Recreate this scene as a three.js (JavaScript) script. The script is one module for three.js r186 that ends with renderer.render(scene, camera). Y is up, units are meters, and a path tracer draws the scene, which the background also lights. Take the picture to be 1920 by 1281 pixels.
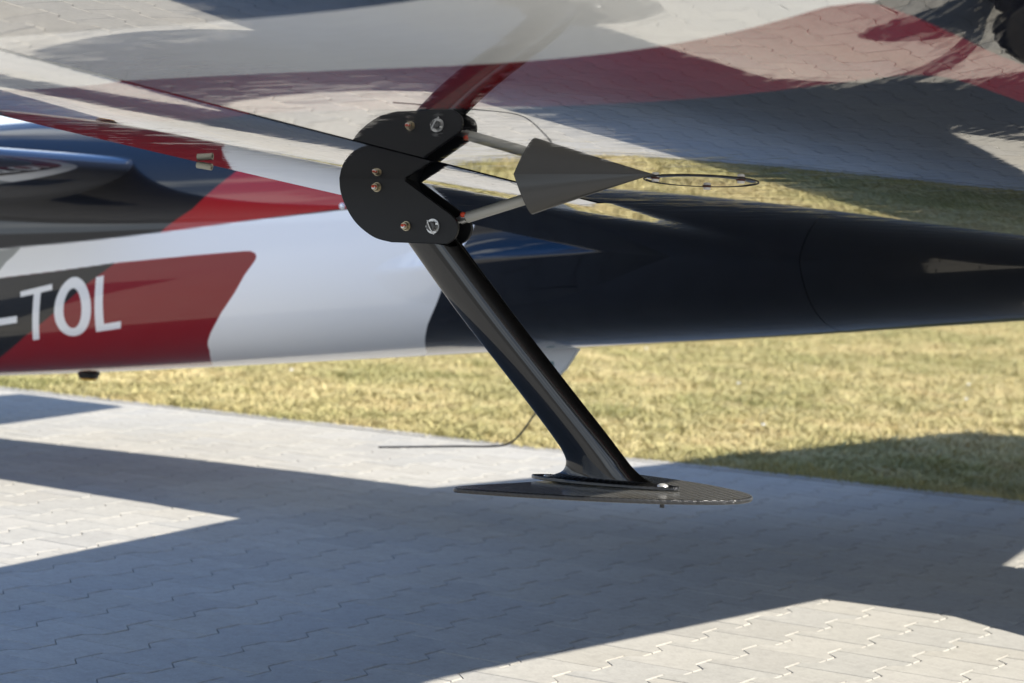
import * as THREE from 'three';
import { mergeGeometries, mergeVertices, toCreasedNormals } from 'three/addons/utils/BufferGeometryUtils.js';
import { createNoise2D, createNoise3D } from 'simplex-noise';

// ------------------------------------------------------------------ camera, sky, sun, exposure
const scene = new THREE.Scene();
const camera = new THREE.PerspectiveCamera(2 * Math.atan(640.5 / 4460) * 180 / Math.PI, 1920 / 1281, 0.05, 900);
camera.position.set(0, 0.875, 0);
camera.rotation.order = 'YXZ';
camera.rotation.set(-0.0658, 0, 0.057);
camera.focus = 3.72;
camera.userData.fStop = 7.5;

// ground directions of the parked aircraft: AX towards its nose, OUT towards the near wing tip
const AX = new THREE.Vector3(0.87632784, 0, 0.48171518);
const OUT = new THREE.Vector3(-0.48171518, 0, 0.87632784);
const UP = new THREE.Vector3(0, 1, 0);
const toSun = AX.clone().multiplyScalar(1.235).addScaledVector(OUT, -0.1).add(UP).normalize();

const renderer = new THREE.WebGLRenderer({ antialias: true });
renderer.toneMapping = THREE.LinearToneMapping;
renderer.toneMappingExposure = 2.18;
renderer.shadowMap.enabled = true;

function rng(seed) { let a = seed >>> 0; return () => { a = (a + 0x6D2B79F5) | 0; let t = Math.imul(a ^ (a >>> 15), 1 | a); t = (t + Math.imul(t ^ (t >>> 7), 61 | t)) ^ t; return ((t ^ (t >>> 14)) >>> 0) / 4294967296; }; }
const lerp = (a, b, t) => a + (b - a) * t, clamp = (x, a, b) => Math.min(b, Math.max(a, x)), sstep = (a, b, x) => { const t = clamp((x - a) / (b - a), 0, 1); return t * t * (3 - 2 * t); };

{ // clear spring sky with a little haze low down and a few broken clouds
  const W = 1024, H = 512, d = new Float32Array(W * H * 4), n3 = createNoise3D(rng(11)), v = new THREE.Vector3();
  for (let j = 0; j < H; j++) for (let i = 0; i < W; i++) {
    const la = ((j + .5) / H - .5) * Math.PI, lo = ((i + .5) / W - .5) * 2 * Math.PI;
    v.set(Math.cos(la) * Math.cos(lo), Math.sin(la), Math.cos(la) * Math.sin(lo));
    const y = Math.max(v.y, 0), g = Math.pow(1 - y, 3.2), mu = v.dot(toSun);
    const glow = .10 * Math.pow(clamp(.5 + mu * .5, 0, 1), 6) + .25 * Math.pow(clamp(mu, 0, 1), 60);
    let r = lerp(.02, .66, g) + glow * .8, gg = lerp(.122, .73, g) + glow * .75, b = lerp(.385, .82, g) + glow * .7;
    if (v.y > .02) {
      const k = 1 / (v.y + .18), px = v.x * k * 1.5, pz = v.z * k * 1.5;
      let c = .55 * n3(px, pz, 1) + .28 * n3(px * 2.1, pz * 2.1, 5) + .15 * n3(px * 4.7, pz * 4.7, 9) + .08 * n3(px * 9, pz * 9, 3);
      const low = .40 * Math.exp(-v.y / .24); c = sstep(.16 - low, .55 - low * .9, c) * .88;
      r = lerp(r, 1.08 + glow, c); gg = lerp(gg, 1.12 + glow, c); b = lerp(b, 1.17 + glow, c);
    }
    const o = (j * W + i) * 4; d[o] = r * .86; d[o + 1] = gg * .88; d[o + 2] = b * .87; d[o + 3] = 1;
  }
  const t = new THREE.DataTexture(d, W, H, THREE.RGBAFormat, THREE.FloatType);
  t.mapping = THREE.EquirectangularReflectionMapping; t.magFilter = t.minFilter = THREE.LinearFilter; t.needsUpdate = true;
  scene.background = t; scene.environment = t;
  scene.backgroundIntensity = scene.environmentIntensity = 1;
}
const sun = new THREE.DirectionalLight(new THREE.Color(1, .945, .85), 5);
sun.position.copy(toSun).multiplyScalar(30); sun.castShadow = true;
sun.shadow.mapSize.set(4096, 4096);
Object.assign(sun.shadow.camera, { left: -14, right: 14, top: 14, bottom: -14, near: 1, far: 80 });
scene.add(sun);

// ------------------------------------------------------------------ helpers
const names = {};
function numbered(n) { const k = names[n] = (names[n] ?? -1) + 1; return k ? n + '_' + String(k).padStart(3, '0') : n; }
function part(name, geo, mat, parent, label) {
  const m = new THREE.Mesh(geo, mat); m.name = name; m.castShadow = m.receiveShadow = true;
  if (label) m.userData.label = label;
  if (parent) parent.add(m); return m;
}
// geometry from a parametric grid f(i/nu, j/nv) -> [Vector3, u, v]
function grid(nu, nv, f, flip = false) {
  const P = [], U = [], I = [];
  for (let j = 0; j <= nv; j++) for (let i = 0; i <= nu; i++) { const [p, u, v] = f(i / nu, j / nv); P.push(p.x, p.y, p.z); U.push(u, v); }
  for (let j = 0; j < nv; j++) for (let i = 0; i < nu; i++) {
    const a = j * (nu + 1) + i, b = a + 1, c = a + nu + 1, e = c + 1;
    if (flip) I.push(a, c, b, b, c, e); else I.push(a, b, c, b, e, c);
  }
  const g = new THREE.BufferGeometry(); g.setAttribute('position', new THREE.Float32BufferAttribute(P, 3)); g.setAttribute('uv', new THREE.Float32BufferAttribute(U, 2)); g.setIndex(I); g.computeVertexNormals(); return g;
}
const V3 = (x, y, z) => new THREE.Vector3(x, y, z);
const lin = (r, g, b) => new THREE.Color().setRGB(r, g, b);
function dataTex(n, m, f, srgb, rep) {
  const d = new Uint8Array(n * m * 4);
  for (let j = 0; j < m; j++) for (let i = 0; i < n; i++) { const c = f(i / n, j / m, i, j), o = (j * n + i) * 4; d[o] = clamp(c[0], 0, 255); d[o + 1] = clamp(c[1], 0, 255); d[o + 2] = clamp(c[2], 0, 255); d[o + 3] = 255; }
  const t = new THREE.DataTexture(d, n, m); t.magFilter = THREE.LinearFilter; t.minFilter = THREE.LinearMipmapLinearFilter; t.generateMipmaps = true; t.wrapS = t.wrapT = THREE.RepeatWrapping;
  if (srgb) t.colorSpace = THREE.SRGBColorSpace; if (rep) t.repeat.set(...rep); t.needsUpdate = true; return t;
}
// tileable value noise
function tile(seed, n) { const r = rng(seed), g = Array.from({ length: n * n }, () => r()); return (x, y) => { x = ((x % 1) + 1) % 1 * n; y = ((y % 1) + 1) % 1 * n; const i = Math.floor(x), j = Math.floor(y), fx = x - i, fy = y - j, sx = fx * fx * (3 - 2 * fx), sy = fy * fy * (3 - 2 * fy), q = (a, b) => g[(b % n) * n + (a % n)]; return lerp(lerp(q(i, j), q(i + 1, j), sx), lerp(q(i, j + 1), q(i + 1, j + 1), sx), sy); }; }

// ------------------------------------------------------------------ the apron and the lawn
const EDGE0 = V3(-1.93, 0, -9.0), EDGED = V3(3.52, 0, 1.78).normalize(), EDGEN = V3(-EDGED.z, 0, EDGED.x);   // EDGEN points to the viewer's side
const sideOf = (x, z) => (x - EDGE0.x) * EDGEN.x + (z - EDGE0.z) * EDGEN.z;
const n2 = createNoise2D(rng(5));

function sheet(y, s0, s1, l, nu, nv, uvs) {   // ground strip between distances s0..s1 from the lawn edge
  return grid(nu, nv, (a, b) => { const q = EDGE0.clone().addScaledVector(EDGED, lerp(-l, l, a)).addScaledVector(EDGEN, lerp(s0, s1, b)); q.y = y; return [q, q.x * uvs, q.z * uvs]; }, true);
}
const tn8 = tile(3, 8), tn32 = tile(4, 32), tn128 = tile(6, 128);
const soilTex = dataTex(512, 512, (x, y) => { const k = .5 * tn8(x, y) + .3 * tn32(x, y) + .2 * tn128(x, y), m = tn32(x + .37, y + .21), g = lerp(.55, 1.15, tn128(x * 1, y)); return [lerp(122, 176, k) * g, lerp(118, 160, k) * g * lerp(.97, 1.05, m), lerp(62, 104, k) * g]; }, true);
const lawn = part('lawn', sheet(-.012, -420, -.06, 420, 40, 40, 1 / 2.6), new THREE.MeshStandardMaterial({ map: soilTex, roughness: 1 }));
lawn.userData.kind = 'structure'; scene.add(lawn);

const concreteBump = dataTex(512, 512, (x, y) => { const k = 128 + 70 * (tn128(x, y) - .5) + 60 * (tile128b(x, y) - .5); return [k, k, k]; });
function tile128b(x, y) { return tn128(x * 2 + .13, y * 2 + .4); }
const concreteMap = dataTex(512, 512, (x, y) => { const k = 236 + 10 * (tn8(x, y) - .5) + 10 * (tn32(x, y) - .5) + 16 * (tn128(x, y) - .5) - 14 * Math.pow(tn32(x + .5, y + .5), 6); return [k, k, k * .995]; }, true);

const pavement = part('pavement', sheet(-.011, -.0, 90, 90, 30, 30, 1), new THREE.MeshStandardMaterial({ map: concreteMap, color: lin(.22, .208, .18), roughness: 1 }));
pavement.userData.kind = 'structure'; scene.add(pavement);

{ // double-T concrete pavers, laid in the bond that the photograph shows
  const TH = 1.03125, OX = -.99387, OZ = -4.74016, PI_ = .1365, Wn = .0275, J = .0017;
  const prof = (a) => { a = ((a % .2) + .2) % .2; if (a > .1 + .1) a -= .2; const h = Wn / 2;   // joint line offset, steep notch at a = 0
    if (a < h) return lerp(0, -h, a / h); if (a < .1 - h) return -h; if (a < .1 + h) return lerp(-h, h, (a - .1 + h) / Wn); if (a < .2 - h) return h; return lerp(h, 0, (a - .2 + h) / h); };
  const outline = (inset) => { // around the paver centre, (a, b)
    const h = Wn / 2, w2 = PI_ / 2 - inset, c = .41 * inset, pts = [];
    const lo = (a, b) => pts.push([a, b]);
    const L = .1 - inset;
    // lower side (-b): profile of line j relative to the cross joint at a = .05 -> centre at .15
    lo(-L, -w2 - h); lo(-.05 - h + c, -w2 - h); lo(-.05 + h + c, -w2 + h); lo(.05 - h - c, -w2 + h); lo(.05 + h - c, -w2 - h); lo(L, -w2 - h);
    lo(L, w2 + h); lo(.05 + h - c, w2 + h); lo(.05 - h - c, w2 - h); lo(-.05 + h + c, w2 - h); lo(-.05 - h + c, w2 + h); lo(-L, w2 + h);
    return pts;
  };
  const toXZ = (a, b) => [a * Math.cos(TH) + b * Math.sin(TH), -a * Math.sin(TH) + b * Math.cos(TH)];
  const solid = (top, mid, bump = 0) => { // top ring, outer ring at the same outline, a little lower, then sides
    const P = [], U = [], I = [], n = top.length;
    const sh = THREE.ShapeUtils.triangulateShape(top.map((p) => new THREE.Vector2(...p)), []);
    const push = (p, y) => { P.push(p[0], y, p[1]); U.push(p[0] * 2.1, p[1] * 2.1); return P.length / 3 - 1; };
    const t0 = top.map((p) => push(p, 0)); for (const f of sh) { const [a, b, c] = f.map((k) => top[k]); const s = (b[0] - a[0]) * (c[1] - a[1]) - (b[1] - a[1]) * (c[0] - a[0]); I.push(t0[f[0]], s < 0 ? t0[f[1]] : t0[f[2]], s < 0 ? t0[f[2]] : t0[f[1]]); }
    const area = top.reduce((s, p, k) => { const q = top[(k + 1) % n]; return s + p[0] * q[1] - p[1] * q[0]; }, 0);
    const ring = (A, ya, B, yb) => { for (let k = 0; k < n; k++) { const m = (k + 1) % n, a = push(A[k], ya), b = push(A[m], ya), c = push(B[k], yb), e = push(B[m], yb); if (area > 0) I.push(a, b, c, b, e, c); else I.push(a, c, b, b, c, e); } };
    ring(top, 0, mid, -.0018); ring(mid, -.0018, mid, -.014);
    const g = new THREE.BufferGeometry(); g.setAttribute('position', new THREE.Float32BufferAttribute(P, 3)); g.setAttribute('uv', new THREE.Float32BufferAttribute(U, 2)); g.setIndex(I); const q = g.toNonIndexed(); q.computeVertexNormals(); return q;
  };
  const R = rng(77), topR = outline(J + .0016), midR = outline(J);
  const variants = [0, 1, 2].map((k) => { const w = (p) => { const r = rng(900 + k * 31 + Math.round(p[0] * 1e4) * 7 + Math.round(p[1] * 1e4)); r(); return [p[0] + (r() - .5) * .0016, p[1] + (r() - .5) * .0016]; };
    const g = solid(topR.map((p) => toXZ(...w(p))), midR.map((p) => toXZ(...p))); const uv = g.attributes.uv; for (let i = 0; i < uv.count; i++) uv.setXY(i, uv.getX(i) + k * .37, uv.getY(i) + k * .61); return g; });
  const tones = [[.375, .36, .325], [.392, .374, .335], [.362, .35, .32], [.382, .362, .32], [.37, .358, .33], [.398, .38, .342], [.357, .342, .31]];
  const mats = tones.map((c) => new THREE.MeshStandardMaterial({ map: concreteMap, bumpMap: concreteBump, bumpScale: .0005, color: lin(...c), roughness: .93 }));
  const all = [];
  camera.updateMatrixWorld(); const pm = new THREE.Matrix4().makePerspective(-1, 1, 1, -1, 1, 100); camera.aspect = 1920 / 1281; camera.updateProjectionMatrix();
  const mv = camera.matrixWorld.clone().invert(), tv = V3(0, 0, 0);
  for (let j = -90; j < 150; j++) for (let i = -140; i < 140; i++) {
    const a = .2 * i + .1 * j + .15, b = PI_ * (j + .5), [dx, dz] = toXZ(a, b), x = OX + dx, z = OZ + dz;
    if (x < -6 || x > 8 || z < -12 || z > 2.2) continue;
    const s = sideOf(x, z); if (s < -.02) continue;
    tv.set(x, 0, z).applyMatrix4(mv); const depth = -tv.z; let seen = false, px = 0;
    if (depth > 1) { const X = tv.x / depth * 4460, Y = tv.y / depth * 4460; seen = Math.abs(X) < 1010 && Math.abs(Y) < 690; px = depth; }
    all.push({ x, z, s, i, j, seen, depth, tx: (R() - .5) * .004, tz: (R() - .5) * .004, dy: (R() - .5) * .0009, m: Math.floor(R() * 7), v: Math.floor(R() * 3), f: R() < .5 });
  }
  const shown = all.filter((p) => p.seen).sort((p, q) => p.depth - q.depth).slice(0, 300); const set = new Set(shown);
  const dummy = new THREE.Object3D();
  const geoFor = (p) => { if (p.s > .19) return variants[p.v];
    const clip = (poly) => { const out = [], lim = .082, ds = poly.map(([x, z]) => sideOf(p.x + x, p.z + z) - lim); poly.forEach((q, k) => { const m = (k + 1) % poly.length; if (ds[k] >= 0) out.push(q); if (ds[k] * ds[m] < 0) { const t = ds[k] / (ds[k] - ds[m]); out.push([lerp(q[0], poly[m][0], t), lerp(q[1], poly[m][1], t)]); } }); return out; };
    const poly = clip(midR.map((q) => toXZ(...q))); if (poly.length < 3) return null; const cx = poly.reduce((s, q) => s + q[0], 0) / poly.length, cz = poly.reduce((s, q) => s + q[1], 0) / poly.length;
    return solid(poly.map(([x, z]) => [lerp(x, cx, .02), lerp(z, cz, .02)]), poly); };
  const rest = [], cut = [];
  for (const p of all) {
    const g = geoFor(p); if (!g) continue;
    if (set.has(p)) { const m = part(numbered('paver'), g, mats[p.m], pavement); m.position.set(p.x, p.dy, p.z); m.rotation.set(p.tx, 0, p.tz); }
    else if (p.s > .19) rest.push(p); else { const q = g.clone().translate(p.x, p.dy, p.z); cut.push(q); }
  }
  for (let v = 0; v < 3; v++) {
    const L = rest.filter((p) => p.v === v), im = new THREE.InstancedMesh(variants[v], new THREE.MeshStandardMaterial({ map: concreteMap, bumpMap: concreteBump, bumpScale: .0005, roughness: .93 }), L.length);
    L.forEach((p, k) => { dummy.position.set(p.x, p.dy, p.z); dummy.rotation.set(p.tx, 0, p.tz); dummy.updateMatrix(); im.setMatrixAt(k, dummy.matrix); im.setColorAt(k, lin(...tones[p.m])); });
    im.name = numbered('paver_field'); im.userData.kind = 'stuff'; im.castShadow = im.receiveShadow = true; pavement.add(im);
  }
  if (cut.length) part('cut_pavers', mergeGeometries(cut), mats[1], pavement).userData.kind = 'stuff';
  // flush concrete edging along the lawn
  const eg = new THREE.BoxGeometry(.993, .06, .078); const em = [0, 1, 2].map((k) => new THREE.MeshStandardMaterial({ map: concreteMap, bumpMap: concreteBump, bumpScale: .0005, color: lin(.42 - k * .02, .405 - k * .02, .37 - k * .018), roughness: .95 }));
  for (let k = -4; k < 9; k++) { const q = EDGE0.clone().addScaledVector(EDGED, k + .4).addScaledVector(EDGEN, .04); const m = part(numbered('edging_block'), eg, em[(k + 8) % 3], pavement); m.position.set(q.x, -.028 + (R() - .5) * .002, q.z); m.rotation.y = -Math.atan2(EDGED.z, EDGED.x); }
}

{ // short dry lawn: tufts of blades
  const R = rng(21), tuft = (nb, sp, hh) => { const P = [], N = [], C = [];
    for (let k = 0; k < nb; k++) { const a = R() * 6.283, r = Math.sqrt(R()) * sp, x = Math.cos(a) * r, z = Math.sin(a) * r, h = hh * (.45 + R() * .75), w = .0011 + R() * .0013, t = R() * 6.283, lean = h * (.25 + R() * 1.1), l = R() * 6.283, dx = Math.cos(t) * w, dz = Math.sin(t) * w, mx = x + Math.cos(l) * lean * .35, mz = z + Math.sin(l) * lean * .35, tx = x + Math.cos(l) * lean, tz = z + Math.sin(l) * lean, c = .84 + R() * .32;
      const q = [[x - dx, 0, z - dz], [x + dx, 0, z + dz], [mx + dx * .8, h * .62, mz + dz * .8], [mx - dx * .8, h * .62, mz - dz * .8], [tx, h * .9, tz]];
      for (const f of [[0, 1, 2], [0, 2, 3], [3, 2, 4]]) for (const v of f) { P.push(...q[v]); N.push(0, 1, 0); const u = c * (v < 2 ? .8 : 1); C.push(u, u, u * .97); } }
    const g = new THREE.BufferGeometry(); g.setAttribute('position', new THREE.Float32BufferAttribute(P, 3)); g.setAttribute('normal', new THREE.Float32BufferAttribute(N, 3)); g.setAttribute('color', new THREE.Float32BufferAttribute(C, 3)); g.computeVertexNormals(); return g; };
  const geos = [tuft(20, .05, .032), tuft(24, .055, .026), tuft(16, .045, .042), tuft(26, .06, .02)];
  const gm = new THREE.MeshStandardMaterial({ vertexColors: true, roughness: .9, side: THREE.DoubleSide });
  const L = [[], [], [], []];
  let spots = 0;
  for (let k = 0; k < 420000; k++) {
    const d = -.01 + 15 * Math.pow(R(), 1.35), l = lerp(-7, 9, R()), x = EDGE0.x + EDGED.x * l - EDGEN.x * d, z = EDGE0.z + EDGED.z * l - EDGEN.z * d;
    if (Math.abs(x) > .26 * -z + 1.6) continue;
    if (spots++ > 115000) break;
    L[Math.floor(R() * 4)].push([x, z, d]);
  }
  const dummy = new THREE.Object3D(), tan = lin(.52, .42, .205), straw = lin(.63, .535, .30), grn = lin(.27, .265, .10), rust = lin(.46, .33, .17), c = new THREE.Color();
  const field = new THREE.Group(); field.name = 'grass';
  L.forEach((A, v) => {
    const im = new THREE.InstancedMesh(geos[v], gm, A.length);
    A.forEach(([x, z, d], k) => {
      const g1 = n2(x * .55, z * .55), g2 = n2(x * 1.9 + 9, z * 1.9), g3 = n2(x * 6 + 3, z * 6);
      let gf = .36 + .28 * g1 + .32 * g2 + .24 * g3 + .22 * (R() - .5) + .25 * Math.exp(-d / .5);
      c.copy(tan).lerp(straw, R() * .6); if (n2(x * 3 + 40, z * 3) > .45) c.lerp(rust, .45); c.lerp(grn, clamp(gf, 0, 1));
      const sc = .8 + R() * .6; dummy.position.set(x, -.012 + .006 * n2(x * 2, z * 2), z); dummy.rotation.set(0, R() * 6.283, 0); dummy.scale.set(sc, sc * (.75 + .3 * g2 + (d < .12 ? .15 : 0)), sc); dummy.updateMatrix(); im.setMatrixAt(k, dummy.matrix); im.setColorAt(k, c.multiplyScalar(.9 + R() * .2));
    });
    im.name = numbered('grass_tufts'); im.castShadow = im.receiveShadow = true; im.userData.kind = 'stuff'; field.add(im);
  });
  field.userData = { kind: 'stuff', label: 'short dry yellow-green grass beyond the paved apron', category: 'grass' }; scene.add(field);
  // tiny white daisies scattered in it
  const P = []; const dg = new THREE.SphereGeometry(.0085, 6, 4); dg.scale(1, .45, 1);
  for (let k = 0; k < 20; k++) { const d = .5 + R() * 5, l = lerp(0, 6.5, R()), q = EDGE0.clone().addScaledVector(EDGED, l).addScaledVector(EDGEN, -d); P.push(dg.clone().translate(q.x, .04, q.z)); }
  const da = part('daisies', mergeGeometries(P), new THREE.MeshStandardMaterial({ color: lin(.75, .75, .72), roughness: .8 })); da.userData = { kind: 'stuff', label: 'tiny white daisies scattered through the dry grass', category: 'flowers' }; scene.add(da);
}

// ------------------------------------------------------------------ the aircraft
const plane = new THREE.Group(); plane.name = 'aerobatic_aircraft'; scene.add(plane);
plane.userData = { label: 'glossy navy, white and red aerobatic aeroplane parked on the paved apron', category: 'aeroplane' };
const NC = 5.44;                                           // distance of its centre line from the camera, along -OUT
const at = (t, n, y) => AX.clone().multiplyScalar(t).addScaledVector(OUT, -n).setY(y);

const waveN = (() => { // faint waviness of the lacquer, long along the chord and short along the span
  const n = 512, a = tile(31, 96), b = tile(32, 24), c = tile(33, 180);
  const hgt = (x, y) => 1.0 * a(x, y * .25) + 2.6 * b(x, y * .5) + .12 * c(x, y * .6);
  return dataTex(n, n, (x, y) => { const e = 1 / n, sx = (hgt(x + e, y) - hgt(x - e, y)) * 3.2, sy = (hgt(x, y + e) - hgt(x, y - e)) * 3.2; return [128 - sx * 127, 128 - sy * 127, 255]; });
})();
const lacquer = (o) => new THREE.MeshPhysicalMaterial({ roughness: .32, metalness: 0, specularIntensity: .2, clearcoat: 1, clearcoatRoughness: .012, ...o });
const NAVY = [.0060, .0067, .0095];
const navyPaint = lacquer({ color: lin(...NAVY) });
const css = (c) => '#' + new THREE.Color().setRGB(...c).getHexString();
const cNAVY = css(NAVY), cWHITE = css([.91, .912, .91]), cRED = css([.40, .010, .014]), cGREY = css([.33, .335, .33]), cCHAR = css([.012, .0125, .014]);

// --- fuselage sections in ground coordinates: half width, bottom, top along t
const TW = [-5.9, -5.4, -5, -4.4, -3.8, -3.2, -2.5, -1.6, -.9, -.3, .5, 1.0, 1.4], WW = [.03, .11, .175, .26, .34, .41, .445, .452, .432, .40, .39, .36, .28];
const TB = [-5.9, -4.6, -3.2, -2.2, -1.6, 0, .8, 1.4], BB = [.10, .236, .411, .542, .628, .80, .93, 1.12];
const TT = [-5.9, -5, -4, -3, -2, -1, 0, .8, 1.4], TV = [.70, .93, 1.03, 1.13, 1.22, 1.30, 1.36, 1.40, 1.42];
function herm(t, T, V) {
  let i = 0; while (i < T.length - 2 && t > T[i + 1]) i++;
  const g = (k) => k === 0 ? (V[1] - V[0]) / (T[1] - T[0]) : k === T.length - 1 ? (V[k] - V[k - 1]) / (T[k] - T[k - 1]) : ((V[k + 1] - V[k]) / (T[k + 1] - T[k]) * (T[k] - T[k - 1]) + (V[k] - V[k - 1]) / (T[k] - T[k - 1]) * (T[k + 1] - T[k])) / (T[k + 1] - T[k - 1]);
  const hh = T[i + 1] - T[i], x = (t - T[i]) / hh; return (2 * x ** 3 - 3 * x * x + 1) * V[i] + (x ** 3 - 2 * x * x + x) * hh * g(i) + (-2 * x ** 3 + 3 * x * x) * V[i + 1] + (x ** 3 - x * x) * hh * g(i + 1);
}
function fus(t, ph, off = 0) {
  const W = herm(t, TW, WW) + off, b = herm(t, TB, BB) - off, T = herm(t, TT, TV) + off, c = Math.cos(ph), s = Math.sin(ph), e = 2 / 2.5;
  return at(t, NC - W * Math.sign(s) * Math.abs(s) ** e, (b + T) / 2 + (T - b) / 2 * Math.sign(c) * Math.abs(c) ** e);
}
const T0 = -5.9, T1 = -2.03;
const rearTex = (() => {
  const cv = document.createElement('canvas'); cv.width = 2048; cv.height = 1024; const g = cv.getContext('2d');
  g.fillStyle = cNAVY; g.fillRect(0, 0, 2048, 1024);
  for (const far of [0, 1]) {
    const X = (t) => (t - T0) / (T1 - T0) * 2048, Y = (w) => far ? 1024 - w * 512 : w * 512;
    const poly = (pts, col) => { g.fillStyle = col; g.beginPath(); pts.forEach(([t, w], k) => k ? g.lineTo(X(t), Y(w)) : g.moveTo(X(t), Y(w))); g.closePath(); g.fill(); };
    // red slash above the white stripe
    poly([[-3.902, .494], [-3.791, .459], [-3.659, .383], [-3.56, .33], [-2.75, .33], [-2.86, .47], [-3.0, .474]], cRED);
    // white sweep
    poly([[-5.9, .54], [-5.2, .52], [-4.526, .502], [-4.204, .498], [-3.902, .493], [-3.562, .487], [-3.272, .482], [-2.86, .474], [-2.876, .513], [-2.913, .563], [-3.004, .679], [-3.06, .752], [-3.091, .80], [-3.118, .845], [-3.15, .90], [-3.20, .955], [-3.28, 1], [-5.9, 1]], cWHITE);
    poly([[-5.9, .54], [-4.438, .501], [-4.50, .522], [-4.56, .556], [-5.9, .60]], cGREY);
    // red and charcoal registration panel
    poly([[-5.9, .60], [-4.9, .572], [-4.524, .553], [-4.307, .545], [-4.047, .534], [-3.801, .531], [-3.60, .5295], [-3.576, .5305], [-3.562, .534], [-3.556, .540], [-3.561, .548], [-3.60, .578], [-3.639, .618], [-3.70, .672], [-3.761, .736], [-3.786, .768], [-3.798, .79], [-3.806, .815], [-3.826, .85], [-3.86, .91], [-3.90, .96], [-3.95, 1], [-5.9, 1]], css([.24, .008, .014]));
    poly([[-5.9, .60], [-4.9, .572], [-4.524, .553], [-4.307, .545], [-4.068, .534], [-4.19, .580], [-4.319, .647], [-4.45, .715], [-4.589, .803], [-4.75, .92], [-4.9, 1], [-5.9, 1]], cCHAR);
    // registration letters, the ones that the photograph shows
    if (!far) {
      const wh = css([.83, .84, .86]);
      poly([[-4.443, .586], [-4.312, .571], [-4.313, .5855], [-4.3595, .591], [-4.399, .730], [-4.4265, .734], [-4.389, .594], [-4.443, .600]], wh);
      g.fillStyle = wh; g.beginPath();
      const el = (ct, cw, at_, aw, bt, bw, ccw) => { for (let k = 0; k <= 48; k++) { const q = k / 48 * 6.28319 * (ccw ? -1 : 1), c = Math.cos(q), s = Math.sin(q), t = ct + at_ * c + bt * s, w = cw + aw * c + bw * s; k ? g.lineTo(X(t), Y(w)) : g.moveTo(X(t), Y(w)); } g.closePath(); };
      el(-4.2425, .641, .0735, -.004, -.016, .083, false); el(-4.2425, .640, .0355, -.002, -.0108, .0555, true); g.fill();
      poly([[-4.14, .561], [-4.109, .558], [-4.1325, .6865], [-4.066, .680], [-4.075, .7045], [-4.172, .713]], wh);
      poly([[-4.56, .657], [-4.4655, .650], [-4.471, .6715], [-4.565, .679]], wh);
    }
  }
  const t = new THREE.CanvasTexture(cv); t.colorSpace = THREE.SRGBColorSpace; t.anisotropy = 8; return t;
})();
const skinN = () => { const t = waveN.clone(); t.repeat.set(5, 3); t.needsUpdate = true; return t; };
const rearSkin = lacquer({ map: rearTex, normalMap: skinN(), normalScale: new THREE.Vector2(.006, .006), clearcoatNormalMap: skinN(), clearcoatNormalScale: new THREE.Vector2(.006, .006) });
part('rear_fuselage', grid(170, 160, (a, b) => { const t = lerp(T0, T1, a), w = b * 2; const ph = w * Math.PI; return [fus(t, ph), a, 1 - (w <= 1 ? w * .5 : .5 + (w - 1) * .5)]; }), rearSkin, plane);
part('forward_fuselage', grid(80, 96, (a, b) => [fus(lerp(T1 + .0018, 1.4, a), b * 2 * Math.PI), a, b]), navyPaint, plane);
part('tail_cap', (() => { const g = new THREE.SphereGeometry(.5, 16, 10); g.scale(.06, .6, .06); g.rotateY(-Math.atan2(AX.z, AX.x)); const q = at(-5.9, NC, .40); g.translate(q.x, q.y, q.z); return g; })(), navyPaint, plane);
{ // nose: spinner and propeller blades, canopy
  const nose = grid(30, 48, (a, b) => { const t = lerp(1.4, 1.95, a), f = Math.sqrt(Math.max(0, 1 - a ** 2.2)), p = fus(1.4, b * 2 * Math.PI), c = at(1.4, NC, 1.27); return [c.clone().lerp(p, f * .8 + .2 * (1 - a)).addScaledVector(AX, t - 1.4), a, b]; });
  part('spinner', nose, navyPaint, plane);
  for (let k = 0; k < 3; k++) { const g = grid(4, 16, (a, b) => { const r = lerp(.15, .98, b), w = .075 * Math.sin(Math.PI * (.12 + .8 * b)) * (a - .5) * 2, tw = .9 - .55 * b, an = k * 2.0944 + .4; const c = at(1.72, NC, 1.29), rad = OUT.clone().multiplyScalar(Math.cos(an)).addScaledVector(UP, Math.sin(an)), tan = OUT.clone().multiplyScalar(-Math.sin(an)).addScaledVector(UP, Math.cos(an)); return [c.addScaledVector(rad, r).addScaledVector(tan, w * Math.cos(tw)).addScaledVector(AX, w * Math.sin(tw) + .012 * (1 - (a * 2 - 1) ** 2)), a, b]; });
    part('propeller_blade', g, new THREE.MeshPhysicalMaterial({ color: lin(.03, .03, .032), roughness: .3, side: THREE.DoubleSide }), plane); }
  const can = grid(40, 32, (a, b) => { const t = lerp(-2.55, -.35, a), sh = Math.pow(Math.sin(Math.PI * clamp(a * .96 + .02, 0, 1)), .6), ph = (b - .5) * 1.15 * Math.PI * .8, W = .33 * sh + .02, H = .46 * sh, base = herm(t, TT, TV) - .10; return [at(t, NC - W * Math.sin(ph), base + (H + .1) * Math.cos(ph)), a, b]; });
  part('canopy', can, new THREE.MeshPhysicalMaterial({ color: lin(.05, .055, .06), roughness: .05, clearcoat: 1, side: THREE.DoubleSide }), plane);
}
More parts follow.
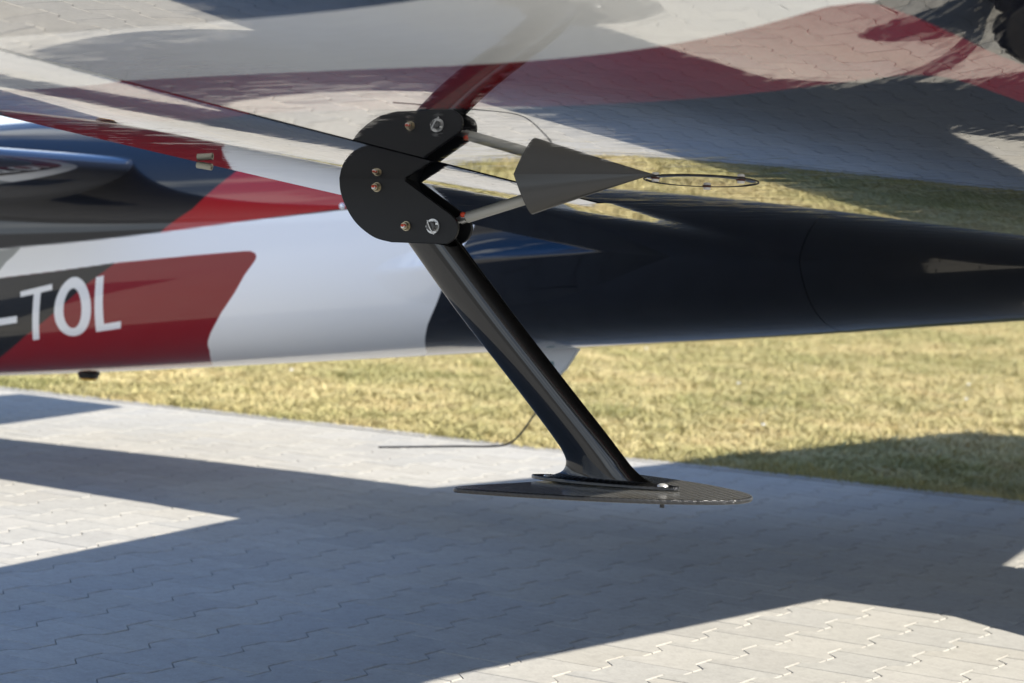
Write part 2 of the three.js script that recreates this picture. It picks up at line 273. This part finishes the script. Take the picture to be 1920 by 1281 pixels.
// --- wing
const WING = { zR: V3(.20160604, .72928908, -5.61797175), al: .19395972, de: .03685225, T: .19370958, cR: 2.18047825, kte: .17600567, kle: .1265795, ai: .01551709, tw: .0092543, b1: -.01870228, b2: -.100787, b3: .0812374, tt: .00027138, s2: .00023592 };
const half = (x, T) => 5 * T * (.2969 * Math.sqrt(x) - .126 * x - .3516 * x * x + .2843 * x ** 3 - .1036 * x ** 4);
const FARW = { ...WING, de: -.012 }; let cutLE = true; const STIP = 3.66, chordFrac = (u, s) => { if (!cutLE) return u < .85 ? u : .85 + (u - .85) * .75; const k = lerp(.2, 1, sstep(1.3, 2.2, s)), a = lerp(.75, .85, sstep(1.3, 1.9, s)); return u < a ? u : a + (u - a) * k; };
function wingPt(s, u, upper = 0, off = 0) {   // s metres out from the root, u = 0 trailing edge .. 1 leading edge
  const d = cutLE ? WING : FARW, c = d.cR - (d.kte + d.kle) * s, al = d.al + d.tw * s, ca = Math.cos(al), sa = Math.sin(al);
  let y = half(clamp(1 - u, 0, 1), d.T + d.tt * (s - 1.5)) * c + c * u * (1 - u) * (d.b1 + d.b2 * (1 - 2 * u) + d.b3 * (1 - 2 * u) ** 2) + d.ai * Math.max(0, .27 - u) * c;
  if (!upper && u < .262) { const H = .2612, hb = half(1 - H, d.T + d.tt * (s - 1.5)) + H * (1 - H) * (d.b1 + d.b2 * (1 - 2 * H) + d.b3 * (1 - 2 * H) ** 2) + d.ai * (.27 - H) - .0001; y = c * (.0012 + .193 * u - 1.65 * Math.max(0, u - .09) ** 3 + (hb - .0012 - .193 * H + 1.65 * (H - .09) ** 3) * u / H); }
  if (upper) y = -Math.max(.006 * c, half(clamp(1 - u, 0, 1), .13) * c) * (u < 1e-6 ? .6 : 1);
  const tipf = s > STIP - .16 ? Math.sqrt(Math.max(0, 1 - ((s - STIP + .16) / .16) ** 2)) : 1;
  const uu = .45 + (u - .45) * lerp(.86, 1, tipf); y = y * tipf + off;
  const p = d.zR.clone().addScaledVector(OUT, s); p.y += (d.de + d.s2 * (s - 3)) * s;
  const fa = d.kte * s + chordFrac(uu, s) * c; p.addScaledVector(AX, ca * fa + sa * y); p.y += sa * fa - ca * y; return p;
}
const wuv0 = (s, u) => [(s + .2) / 3.9, 1 - Math.sqrt(clamp(1 - u, 0, 1))], wuv = (s, u) => wuv0(s, chordFrac(u, s));
const wingTex = (() => {
  const cv = document.createElement('canvas'); cv.width = 2048; cv.height = 1024; const g = cv.getContext('2d');
  g.fillStyle = cNAVY; g.fillRect(0, 0, 2048, 1024);
  const M = ([s, u]) => { const [a, b] = wuv0(s, u); return [a * 2048, (1 - b) * 1024]; };
  const poly = (pts, col) => { // smooth closed outline through dense points
    g.fillStyle = col; g.beginPath(); pts.forEach((p, k) => { const [x, y] = M(p); k ? g.lineTo(x, y) : g.moveTo(x, y); }); g.closePath(); g.fill(); };
  const cr = (pts, n = 10) => { const v = pts.map((p) => new THREE.Vector2(...p)); return new THREE.SplineCurve(v).getPoints(pts.length * n).map((q) => [q.x, q.y]); };
  const redLow = cr([[2.60, 0], [2.60, .12], [2.597, .249], [2.60, .36], [2.582, .535], [2.558, .661], [2.529, .745], [2.498, .789], [2.459, .820], [2.40, .834], [2.322, .837], [2.152, .836], [1.6, .832], [.2, .83]]);
  const redUp = cr([[2.886, 0], [2.888, .2], [2.885, .276], [2.89, .486], [2.866, .647], [2.835, .765], [2.80, .855], [2.775, .876], [2.739, .887], [2.665, .889], [2.519, .885], [2.317, .879], [1.6, .876], [.2, .874]]);
  const whUp = cr([[3.18, 0], [3.178, .298], [3.19, .553], [3.184, .697], [3.17, .80], [3.12, .89], [3.0, .95], [2.8, .965]]);
  poly([...whUp, [2.74, .889], ...cr([[2.886, 0], [2.888, .2], [2.885, .276], [2.89, .486], [2.866, .647], [2.835, .765], [2.80, .855], [2.775, .876], [2.739, .889]]).reverse()], css([.70, .705, .70]));
  poly([...redLow, ...redUp.reverse()], css([.17, .006, .012]));
  const t = new THREE.CanvasTexture(cv); t.colorSpace = THREE.SRGBColorSpace; t.anisotropy = 8; return t;
})();
const wingN = () => { const t = waveN.clone(); t.repeat.set(5, 3); t.needsUpdate = true; return t; };
const wingSkin = lacquer({ map: wingTex, normalMap: wingN(), normalScale: new THREE.Vector2(.010, .003), clearcoatNormalMap: wingN(), clearcoatNormalScale: new THREE.Vector2(.010, .003), clearcoatRoughness: .006, roughness: .02, specularIntensity: .3 });
const mirrorN = (p, sc = 1) => { const k = p.dot(OUT) + NC; return p.addScaledVector(OUT, -k - k * sc); };
const AI0 = 1.42, AI1 = 3.5, UG = .2612, UA = .2604;
function patch(s0, s1, u0, u1, ns, nu, flipSide, opt = {}) {  // closed skin: lower from u0 to u1 (leading edge), back over the top, then the rear wall
  const f = (a, b) => {
    const s = lerp(s0, s1, a); let u, up = 0;
    if (b < .6) { const k = b / .6; u = u1 === 1 ? 1 - (1 - k) ** 2 * (1 - u0) : lerp(u0, u1, k); if (u1 === 1 && u0 > .1) u = lerp(u0, 1, 1 - (1 - k) ** 1.8); }
    else if (b < .96) { const k = (b - .6) / .36; up = 1; u = lerp(u1, u0, u1 === 1 ? k ** 1.8 : k); }
    else { const k = (b - .96) / .04; const p = wingPt(s, u0, 1).lerp(wingPt(s, u0, 0), k); return [opt.mir ? mirrorN(p, opt.span) : p, ...wuv(s, u0)]; }
    let p = wingPt(s, u, up);
    if (opt.nose && false && u > UA - .003) { const m = wingPt(s, u, 0).lerp(wingPt(s, u, 1), .42), k = Math.sqrt(Math.max(0, 1 - ((u - UA + .003) / .003) ** 2)); p = m.lerp(p, Math.max(k, .0)); }
    return [opt.mir ? mirrorN(p, opt.span) : p, ...wuv(s, u)];
  };
  return toCreasedNormals(grid(ns, nu, f, flipSide), .5);
}
{
  const ribEnd = (s, u0, u1) => { const P = [], n = 24; for (let k = 0; k < n; k++) { const a = lerp(u0, u1, k / n), b = lerp(u0, u1, (k + 1) / n); P.push(wingPt(s, a, 0), wingPt(s, b, 0), wingPt(s, a, 1), wingPt(s, b, 0), wingPt(s, b, 1), wingPt(s, a, 1)); } const g = new THREE.BufferGeometry().setFromPoints(P); g.setAttribute('uv', new THREE.Float32BufferAttribute(P.flatMap(() => [.02, .02]), 2)); g.computeVertexNormals(); return g; };
  const near = part('near_wing', patch(AI0 - .002, STIP, UG, 1, 130, 190, true), wingSkin, plane);
  part('inboard_wing', patch(-.12, AI0 - .002, 0, 1, 80, 220, true), wingSkin, near); part('hinge_rib', ribEnd(AI0 - .003, 0, UG), wingSkin, near);
  part('tip_trailing_edge', mergeGeometries([patch(AI1 + .002, STIP, 0, UG - .0006, 20, 60, true), ribEnd(AI1 + .002, 0, UG - .0006)]), wingSkin, near);
  part('aileron', mergeGeometries([patch(AI0, AI1, 0, UA, 150, 120, true, { nose: 1 }), ribEnd(AI0, 0, UA), ribEnd(AI1, 0, UA)]), wingSkin, plane);
  const farSkin = wingSkin; cutLE = false;
  const far = part('far_wing', patch(-.12, STIP, UG, 1, 80, 110, false, { mir: 1, span: .91 }), farSkin, plane);
  part('aileron', patch(-.12, STIP, 0, UA, 80, 60, false, { mir: 1, nose: 1, span: .91 }), farSkin, plane); cutLE = true;
}
{ // fillet behind the wing root
  const E = [[-2.2, 0, .786], [-2.36, 0, .757], [-2.524, 0, .729], [-2.712, -.018, .705], [-2.893, -.03, .682], [-3.05, -.03, .655], [-3.25, -.02, .625]];   // t, extra reach beyond fuselage side, y
  const curve = new THREE.CatmullRomCurve3(E.map((e) => V3(...e)));
  const side = (t, y, o) => { const W = herm(t, TW, WW), b = herm(t, TB, BB), T = herm(t, TT, TV), k = clamp(Math.abs(y - (b + T) / 2) / ((T - b) / 2), 0, .999); return at(t, NC - W * (1 - k ** 2.5) ** .4 - o, y); };
  const g = grid(60, 28, (a, b) => {
    const e = curve.getPoint(a), t = e.x, fade = 1 - sstep(.5, 1, a), reach = .05 * fade * lerp(.5, 1, sstep(0, .35, a)) - .004 * (a > .9 ? (a - .9) * 10 : 0), v = b * 2 - 1, hh = (v < 0 ? .15 : .11) * lerp(.2, 1, sstep(.05, .6, a));
    const y = e.z + v * hh, sh = Math.pow(1 - Math.abs(v), v < 0 ? 1.7 : 2.8);
    return [side(t, y, -.004 + (reach + .004) * sh), (t - T0) / (T1 - T0), 0];
  });
  // same livery as the skin behind it
  const uv = g.attributes.uv, ps = g.attributes.position; for (let i = 0; i < uv.count; i++) { const p = V3(0, 0, 0).fromBufferAttribute(ps, i), t = p.dot(AX), b = herm(t, TB, BB), T = herm(t, TT, TV), o = p.dot(OUT) + NC, W = herm(t, TW, WW), k = (p.y - (b + T) / 2) / ((T - b) / 2), s = Math.sqrt(Math.max(0, 1 - Math.abs(k) ** 2.5)), c = Math.sign(k) * Math.abs(k) ** 1.25, w = Math.atan2(s, c) / Math.PI; uv.setXY(i, (t - T0) / (T1 - T0), 1 - w * .5); }
  part('wing_root_fillet', g, rearSkin, plane);
}
// --- tail surfaces
function tailSurface(root, tip, cr, ct, th, n, spanDirTip, chordDir, thickDir) {
  return grid(n, 60, (a, b) => { const q = b * 2 * Math.PI, x = (1 - Math.cos(q)) / 2, sg = q < Math.PI ? -1 : 1, c = lerp(cr, ct, a), tf = a > .93 ? Math.sqrt(Math.max(0, 1 - ((a - .93) / .07) ** 2)) : 1;
    const p = root.clone().lerp(tip, a).addScaledVector(chordDir, -x * c); p.addScaledVector(thickDir, sg * half(x, th) * c * tf); return [p, a, b]; });
}
{
  const al = .19, ch = AX.clone().multiplyScalar(Math.cos(al)).setY(Math.sin(al)), td = AX.clone().multiplyScalar(-Math.sin(al)).setY(Math.cos(al));
  for (const sd of [1, -1]) {
    const g = tailSurface(at(-4.02, NC - sd * .12, .868), at(-4.22, NC - sd * 1.45, .885), .92, .66, .115, 40, null, ch, td);
    part('stabilizer', g, lacquer({ color: lin(.010, .014, .026), roughness: .03, specularIntensity: 1, clearcoatRoughness: .01 }), plane);
  }
  // root fairing of the stabilizer
  const g = tailSurface(at(-5.0, NC, .88), at(-5.25, NC, 1.95), .95, .55, .09, 24, null, AX.clone(), OUT.clone());
  part('fin', g, lacquer({ color: lin(.80, .81, .82) }), plane);
}
// --- landing gear
{
  for (const sd of [1, -1]) {
    const leg = new THREE.CatmullRomCurve3([at(-.95, NC - sd * .15, .74), at(-.86, NC - sd * .36, .62), at(-.68, NC - sd * .70, .36), at(-.52, NC - sd * .93, .19)]);
    const g = grid(24, 16, (a, b) => { const p = leg.getPoint(a), q = b * 2 * Math.PI, w = lerp(.10, .062, a); return [p.addScaledVector(AX, Math.cos(q) * w).addScaledVector(UP, Math.sin(q) * .013), a, b]; });
    part('gear_leg', g, navyPaint, plane);
    const c = at(-.50, NC - sd * 1.0, .17);
    const wh = new THREE.TorusGeometry(.115, .055, 14, 36); wh.rotateY(-Math.atan2(AX.z, AX.x)); wh.translate(c.x, c.y, c.z);
    const wm = part('wheel', wh, new THREE.MeshStandardMaterial({ color: lin(.02, .02, .02), roughness: .85 }), plane);
    const hub = new THREE.CylinderGeometry(.07, .07, .05, 24); hub.rotateX(Math.PI / 2); hub.rotateY(-Math.atan2(AX.z, AX.x)); hub.translate(c.x, c.y, c.z); part('hub', hub, new THREE.MeshStandardMaterial({ color: lin(.5, .5, .5), roughness: .4, metalness: .8 }), wm);
    const pant = grid(40, 32, (a, b) => { const x = lerp(-.42, .27, a), r = Math.pow(Math.sin(Math.PI * Math.pow(a, .72)), .7), q = b * 2 * Math.PI; return [c.clone().addScaledVector(AX, x).addScaledVector(OUT, Math.cos(q) * .105 * r).addScaledVector(UP, .045 + Math.sin(q) * .155 * r), a, b]; });
    part('wheel_fairing', pant, navyPaint, plane);
  }
  const tw = new THREE.TorusGeometry(.045, .022, 10, 24); tw.rotateY(-Math.atan2(AX.z, AX.x)); const q = at(-5.75, NC, .067); tw.translate(q.x, q.y, q.z); part('tail_wheel', tw, new THREE.MeshStandardMaterial({ color: lin(.02, .02, .02), roughness: .85 }), plane);
  const st = new THREE.TubeGeometry(new THREE.CatmullRomCurve3([at(-5.4, NC, .2), at(-5.6, NC, .15), at(-5.75, NC, .1)]), 12, .014, 8); part('tail_spring', st, navyPaint, plane);
}
// --- spade assembly under the aileron: local axes a (along the chord), height y, o (towards the tip)
const X0 = V3(-.22997509, 0, -3.72130621);
const sp = (a, y, o = 0) => X0.clone().addScaledVector(AX, a).addScaledVector(OUT, o).setY(y);
function plate(outl, o0, o1, bev = .0012) {   // flat plate cut to an outline in the chord plane
  const s = new THREE.Shape(outl.map(([a, y]) => new THREE.Vector2(a, y))); const g = new THREE.ExtrudeGeometry(s, { depth: o1 - o0 - 2 * bev, bevelThickness: bev, bevelSize: bev, bevelSegments: 2, curveSegments: 8 });
  const p = g.attributes.position; for (let i = 0; i < p.count; i++) { const q = sp(p.getX(i), p.getY(i), o0 + bev + p.getZ(i)); p.setXYZ(i, q.x, q.y, q.z); } g.computeVertexNormals(); return g;
}
const blackPlate = new THREE.MeshPhysicalMaterial({ color: lin(.0085, .0088, .0098), roughness: .42, specularIntensity: .6 });
const weaveN = dataTex(256, 256, (x, y, i, j) => { const tows = 32, w = 256 / tows, ti = Math.floor(i / w), tj = Math.floor(j / w), fx = (i % w) / w - .5, fy = (j % w) / w - .5, warp = ((ti + tj) % 4) < 2; return warp ? [128 + fx * 150, 128 + fy * 26, 240] : [128 + fx * 26, 128 + fy * 150, 240]; });
const weaveC = dataTex(256, 256, (x, y, i, j) => { const tows = 32, w = 256 / tows, ti = Math.floor(i / w), tj = Math.floor(j / w), warp = ((ti + tj) % 4) < 2; const fx = (i % w) / w, fy = (j % w) / w, e = Math.min(warp ? fx : fy, 1 - (warp ? fx : fy)); const k = (warp ? 30 : 18) * (e < .12 ? .6 : 1); return [k, k, k * 1.03]; }, true);
const weaveL = dataTex(256, 256, (x, y, i, j) => { const w = 8, ti = Math.floor(i / w), tj = Math.floor(j / w), warp = ((ti + tj) % 4) < 2, f = ((warp ? i : j) % w) / w, k = (warp ? 92 : 62) * (f < .13 || f > .87 ? .6 : 1); return [k * 1.25, k * 1.23, k * 1.17]; }, true, [10, 10]);
const weave = (su, sv, o = {}) => { const n = weaveN.clone(), c = weaveC.clone(); n.repeat.set(su, sv); c.repeat.set(su, sv); n.needsUpdate = c.needsUpdate = true; return new THREE.MeshPhysicalMaterial({ map: c, normalMap: n, normalScale: new THREE.Vector2(.9, .9), roughness: .36, clearcoat: 1, clearcoatRoughness: .02, specularIntensity: .8, ...o }); };
{
  const raw = [[-.0517, .872], [-.0517, .869], [-.0485, .8499], [-.0394, .8304], [-.0242, .8095], [-.0054, .794], [.02, .7814], [.0495, .7765], [.148, .7796], [.1600, .788], [.1657, .8014], [.1625, .8144], [.1521, .8235]];
  const sm = new THREE.SplineCurve(raw.slice(1, 8).map((p) => new THREE.Vector2(...p))).getPoints(30).map((v) => [v.x, v.y]);
  const sm2 = new THREE.SplineCurve(raw.slice(8).map((p) => new THREE.Vector2(...p))).getPoints(20).map((v) => [v.x, v.y]);
  const outl = [[-.0517, .885], ...sm, ...sm2, [.0678, .8707], [.0620, .888]];
  const shift = (d) => outl.map(([a, y]) => [a + d, y]);
  const br = part('spade_bracket', plate(outl, .012, .018), blackPlate, plane);
  part('bracket_plate', plate(outl, -.030, -.024), blackPlate, br);
  part('bracket_spacer', plate([[.0, .872], [.0, .84], [.05, .80], [.1, .80], [.066, .8705], [.062, .872]], -.026, .014), blackPlate, br);
  const zinc = new THREE.MeshStandardMaterial({ color: lin(.42, .36, .25), metalness: .85, roughness: .38 }), steel = new THREE.MeshStandardMaterial({ color: lin(.55, .55, .54), metalness: .9, roughness: .3 }), torque = new THREE.MeshStandardMaterial({ color: lin(.55, .05, .015), roughness: .5 });
  const cyl = (r, l, seg, a, y, o) => { const g = new THREE.CylinderGeometry(r, r, l, seg); g.rotateX(Math.PI / 2); g.rotateY(-Math.atan2(AX.z, AX.x)); const q = sp(a, y, o); g.translate(q.x, q.y, q.z); return g; };
  for (const [a, y] of [[.0183, .8591], [.0753, .802]]) {
    part('washer', cyl(.0076, .0016, 24, a, y, .0186), zinc, br);
    part('nut', cyl(.0060, .007, 6, a, y, .0225), zinc, br);
    part('bolt_end', cyl(.0033, .004, 12, a, y, .0275), steel, br);
    const b = new THREE.SphereGeometry(.0042, 10, 6); b.scale(1, .6, .5); const q = sp(a + .0005, y + .001, .0285); b.translate(q.x, q.y, q.z); part('torque_seal', b, torque, br);
  }
  { const [a, y] = [.1231, .8045];
    const wash = part('washer', cyl(.0115, .0018, 32, a, y, .0188), steel, br);
    part('castle_nut', cyl(.0075, .008, 6, a, y, .0236), new THREE.MeshStandardMaterial({ color: lin(.10, .10, .10), metalness: .7, roughness: .45 }), br);
    const pin = new THREE.TubeGeometry(new THREE.CatmullRomCurve3([sp(a - .004, y + .009, .029), sp(a - .001, y + .002, .0295), sp(a + .003, y - .006, .0285), sp(a + .006, y - .012, .025)]), 14, .0013, 6); part('cotter_pin', pin, steel, br);
    for (const k of [[.008, .004], [-.009, -.001]]) { const b = new THREE.BoxGeometry(.004, .0025, .002); const q = sp(a + k[0], y + k[1], .021); b.translate(q.x, q.y, q.z); part('cotter_pin', b, steel, br); }
  }
  // rod end lug and clevis between the plates, pushrod up into the fairing
  part('rod_end', mergeGeometries([new THREE.TubeGeometry(new THREE.LineCurve3(sp(.118, .8035, -.006), sp(.166, .8198, -.006)), 4, .0052, 12), cyl(.0105, .012, 20, .1185, .8035, -.006)].map((g) => g.toNonIndexed())), steel, plane);
  const rod = part('pushrod', new THREE.TubeGeometry(new THREE.LineCurve3(sp(.169, .8210, -.006), sp(.335, .8765, -.006)), 8, .0086, 24), new THREE.MeshStandardMaterial({ color: lin(.36, .355, .325), metalness: .25, roughness: .5 }), plane);
  part('jam_nut', new THREE.TubeGeometry(new THREE.LineCurve3(sp(.158, .8172, -.006), sp(.167, .8203, -.006)), 2, .0076, 6), steel, rod);
  { const b = new THREE.SphereGeometry(.0055, 10, 8); b.scale(1, .8, .6); const q = sp(.165, .8248, .000); b.translate(q.x, q.y, q.z); part('torque_seal', b, torque, rod); }
  // half-cone fairing where the pushrod leaves the wing
  const skinY = (a, o) => { const p = sp(a, 0, o), s = p.clone().sub(WING.zR).dot(OUT); let u = .3; for (let k = 0; k < 8; k++) { const q = wingPt(s, u); u += p.clone().sub(q).dot(AX) / 1.55; } return wingPt(s, u).y; };
  const cone = grid(40, 40, (a, b) => { const aa = lerp(.256 + .028 * Math.pow(Math.sin(Math.PI * b), .6), .490, a), w = 1 - a, q = Math.PI * b, r = Math.pow(w, 1.06), ww = .017 * r, hh = .061 * r; const ex = .85; return [sp(aa, skinY(aa, -Math.cos(q) * ww) + .0015 - hh * Math.pow(Math.sin(q), .6), -Math.cos(q) * ww - .002), a, b]; }, true);
  const coneM = new THREE.MeshPhysicalMaterial({ color: lin(.024, .0235, .022), roughness: .30, clearcoat: .5, clearcoatRoughness: .12, side: THREE.DoubleSide });
  part('pushrod_fairing', cone, coneM, plane);

  // arm: streamlined carbon strut
  const Ls = [[.052, .79], [.1566, .6792], [.2667, .5723], [.3355, .5036], [.3571, .4792], [.3634, .4650], [.3590, .4520], [.3400, .4425], [.322, .4375]];
  const Rs = [[.150, .792], [.2598, .6788], [.3575, .5822], [.434, .508], [.4579, .4838], [.4767, .4660], [.4985, .4525], [.520, .4465], [.5370, .4445]];
  const LC = new THREE.CatmullRomCurve3(Ls.map(([a, y]) => V3(a, y, 0)), false, 'centripetal'), RC = new THREE.CatmullRomCurve3(Rs.map(([a, y]) => V3(a, y, 0)), false, 'centripetal');
  const armGeo = (t0, t1, n) => grid(64, n, (b, v) => { const t = lerp(t0, t1, v), l = LC.getPoint(t), r = RC.getPoint(t), q = b * 2 * Math.PI, x = (1 - Math.cos(q)) / 2, c = r.distanceTo(l), th = .0165 + .010 * sstep(.86, 1, t) * 0, yb = Math.pow(Math.abs(Math.sin(q)), 1.15) * Math.sign(Math.sin(q)); const p = r.clone().lerp(l, x); const flare = sstep(.80, 1, t); const oo = yb * lerp(th, .026, flare) * (1 - .25 * x * (1 - flare)); return [sp(p.x, p.y, oo - .006), b * .20, t * .5]; }, true);
  const strut = part('spade_arm', armGeo(0, .80, 90), weave(26, 26, { color: lin(.10, .10, .11), roughness: .12, normalScale: new THREE.Vector2(.22, .22), specularIntensity: .25 }), plane, 'black carbon fibre arm slanting down from the bracket to the spade plate');
  part('arm_foot', armGeo(.80, 1, 40), weave(8, 8, { color: lin(1, 1, 1), roughness: .28, metalness: .55, clearcoat: .5, normalScale: new THREE.Vector2(1.1, 1.1) }), strut);
  const fl = (a) => .4372 + (a - .32) * .029;
  const flange = (() => { const s = new THREE.Shape(); s.moveTo(.308, 0); s.bezierCurveTo(.312, .018, .34, .030, .40, .033); s.bezierCurveTo(.46, .034, .52, .022, .548, .008); s.quadraticCurveTo(.553, 0, .548, -.008); s.bezierCurveTo(.52, -.022, .46, -.034, .40, -.033); s.bezierCurveTo(.34, -.030, .312, -.018, .308, 0);
    const g = new THREE.ExtrudeGeometry(s, { depth: .003, bevelSize: .001, bevelThickness: .001, bevelSegments: 2, curveSegments: 16 }); const p = g.attributes.position; for (let i = 0; i < p.count; i++) { const q = sp(p.getX(i), fl(p.getX(i)) - .0005 + p.getZ(i), p.getY(i) - .006); p.setXYZ(i, q.x, q.y, q.z); } g.computeVertexNormals(); return g; })();
  part('arm_flange', flange, weave(12, 12, { color: lin(.5, .5, .5) }), plane);
  // spade plate
  const S = new THREE.Shape(); S.moveTo(.660, 0); S.bezierCurveTo(.661, .03, .642, .058, .59, .092); S.bezierCurveTo(.52, .142, .40, .178, .300, .192); S.quadraticCurveTo(.276, .195, .279, .172); S.bezierCurveTo(.292, .11, .335, .06, .335, 0); S.bezierCurveTo(.335, -.06, .292, -.11, .279, -.172); S.quadraticCurveTo(.276, -.195, .300, -.192); S.bezierCurveTo(.40, -.178, .52, -.142, .59, -.092); S.bezierCurveTo(.642, -.058, .661, -.03, .660, 0);
  const pg = new THREE.ExtrudeGeometry(S, { depth: .0028, bevelSize: .0022, bevelThickness: .0022, bevelSegments: 3, curveSegments: 24 });
  const pp = pg.attributes.position, uv = pg.attributes.uv; for (let i = 0; i < pp.count; i++) { const a = pp.getX(i), o = pp.getY(i), z = pp.getZ(i); const q = sp(a, fl(a) - .0082 + z, o - .006); uv.setXY(i, (a + o) * .7, (a - o) * .7 + z * .7); pp.setXYZ(i, q.x, q.y, q.z); }
  pg.computeVertexNormals();
  const cut = (k) => { const G = pg.groups[k], o = new THREE.BufferGeometry(); for (const n of ['position', 'normal', 'uv']) { const A = pg.attributes[n], z = A.itemSize; o.setAttribute(n, new THREE.Float32BufferAttribute(A.array.slice(G.start * z, (G.start + G.count) * z), z)); } return o; };
  const pl = part('spade_plate', cut(0), weave(10, 10, { map: weaveL, clearcoatRoughness: .14, roughness: .42 }), plane, 'flat triangular carbon fibre spade plate at the foot of the arm');
  part('plate_edge', cut(1), weave(10, 10, { color: lin(.9, .9, .9), roughness: .4, clearcoat: .6, clearcoatRoughness: .15, normalScale: new THREE.Vector2(.7, .7) }), pl);
  for (const [a, rr, tail] of [[.335, .0055, .010], [.527, .0085, .020]]) {
    const head = new THREE.SphereGeometry(rr, 20, 8, 0, 6.2832, 0, Math.PI / 2); head.scale(1, .55, 1); const q = sp(a, fl(a) + .0028, -.006 + .004); head.translate(q.x, q.y, q.z); part('screw', head, new THREE.MeshStandardMaterial({ color: lin(.62, .62, .61), metalness: .6, roughness: .35 }), pl);
    const sh = new THREE.CylinderGeometry(.0034, .0034, tail, 12); const q2 = sp(a, fl(a) - .0085 - tail / 2, -.006 + .002); sh.translate(q2.x, q2.y, q2.z); part('screw_shank', sh, new THREE.MeshStandardMaterial({ color: lin(.05, .05, .05), metalness: .7, roughness: .5 }), pl);
  }
}
// --- small things under the wing
{
  const c0 = wingPt(1.776, .449), R0 = .084;
  const s0 = 1.776, u0 = .4485, ch = WING.cR - (WING.kte + WING.kle) * s0;
  const on = (x, y, off) => wingPt(s0 + y, u0 + (x - WING.kte * y * 0) / ch, 0, off);
  const disc = grid(48, 12, (a, b) => { const q = a * 2 * Math.PI, r = R0 * Math.min(1, b * 1.001), off = b > .97 ? -.0004 : .0013; return [on(Math.cos(q) * r, Math.sin(q) * r, off), .3 + Math.cos(q) * .02, .3]; });
  const panel = part('access_panel', disc, lacquer({ color: lin(...NAVY), clearcoatRoughness: .006 }), plane);
  const rim = grid(64, 6, (a, b) => { const q = a * 2 * Math.PI, p = b * 2 * Math.PI, r = R0 + .0018 + Math.cos(p) * .0011; return [on(Math.cos(q) * r, Math.sin(q) * r,   .0004 + Math.sin(p) * .0009), a, b]; });
  part('panel_seal', rim, new THREE.MeshStandardMaterial({ color: lin(.012, .012, .013), roughness: .6 }), panel);
  for (let k = 0; k < 3; k++) { const q = k * 2.0944 + .26, x = Math.cos(q) * R0 * .88, y = Math.sin(q) * R0 * .88, p = on(x, y, .0035); const g = new THREE.CylinderGeometry(.0060, .0054, .0058, 16); g.translate(p.x, p.y, p.z); part('screw', g, new THREE.MeshStandardMaterial({ color: lin(.62, .60, .58), metalness: .2, roughness: .5 }), panel); const w = new THREE.CylinderGeometry(.0068, .0068, .003, 16), p2 = on(x, y, .0012); w.translate(p2.x, p2.y, p2.z); part('screw_washer', w, new THREE.MeshStandardMaterial({ color: lin(.07, .015, .008), roughness: .6 }), panel); }
  // drain tube at the trailing edge
  const e = wingPt(2.105, .012, 0, .005), tg = new THREE.CylinderGeometry(.0052, .0052, .024, 20, 1, true), tg2 = new THREE.CylinderGeometry(.0036, .0036, .024, 20, 1, true); const rg = new THREE.RingGeometry(.0036, .0052, 20), rg2 = rg.clone(); rg.rotateX(-Math.PI / 2); rg.translate(0, .012, 0); rg2.rotateX(Math.PI / 2); rg2.translate(0, -.012, 0);
  const tube = mergeGeometries([tg, tg2, rg, rg2]); tube.rotateZ(Math.PI / 2); tube.rotateY(-.30); tube.rotateZ(-.10); tube.translate(e.x, e.y - .002, e.z); part('drain_tube', tube, new THREE.MeshStandardMaterial({ color: lin(.36, .34, .27), roughness: .6, side: THREE.DoubleSide }), plane);
}
// --- under the fuselage: blade antenna with its bent whip, beacon
{
  const pts = [[-2.950, .448], [-2.795, .462], [-2.829, .411], [-2.858, .38], [-2.885, .335], [-2.905, .335]];
  const s = new THREE.Shape(pts.map((p) => new THREE.Vector2(...p))); const g = new THREE.ExtrudeGeometry(s, { depth: .012, bevelSize: .004, bevelThickness: .004, bevelSegments: 2 }); const p = g.attributes.position; for (let i = 0; i < p.count; i++) { const q = at(p.getX(i), NC + .006 - p.getZ(i), p.getY(i)); p.setXYZ(i, q.x, q.y, q.z); } g.computeVertexNormals();
  const ant = part('antenna_mast', g, new THREE.MeshStandardMaterial({ color: lin(.62, .64, .66), roughness: .4 }), plane);
  const pl = new THREE.PlaneGeometry(.022, .014); pl.rotateY(-Math.atan2(AX.z, AX.x)); const q = at(-2.868, NC - .0115, .418); pl.translate(q.x, q.y, q.z); part('antenna_label', pl, new THREE.MeshStandardMaterial({ color: lin(.12, .22, .25), roughness: .5 }), ant);
  const c = new THREE.CatmullRomCurve3([[-2.893, .337], [-2.897, .307], [-2.922, .266], [-2.951, .225], [-2.970, .206], [-2.995, .193], [-3.036, .185], [-3.12, .1765], [-3.382, .147]].map(([t, y]) => at(t, NC, y)));
  part('antenna_whip', new THREE.TubeGeometry(c, 80, .0027, 8), new THREE.MeshStandardMaterial({ color: lin(.035, .035, .035), roughness: .5 }), ant);
  const b = new THREE.CylinderGeometry(.034, .028, .016, 24); const bq = at(-4.385, NC, .254); b.translate(bq.x, bq.y, bq.z); const be = part('beacon', b, new THREE.MeshStandardMaterial({ color: lin(.02, .02, .02), roughness: .5 }), plane);
  const l = new THREE.CylinderGeometry(.026, .024, .012, 24); l.translate(bq.x, bq.y - .008, bq.z); part('beacon_lens', l, new THREE.MeshPhysicalMaterial({ color: lin(.55, .30, .03), roughness: .2 }), be);
  const d = new THREE.SphereGeometry(.0085, 12, 8); const dq = fus(-3.278, .476 * Math.PI); d.translate(dq.x, dq.y, dq.z); part('static_port', d, new THREE.MeshStandardMaterial({ color: lin(.8, .8, .8), roughness: .3 }), plane);
}
renderer.render(scene, camera);
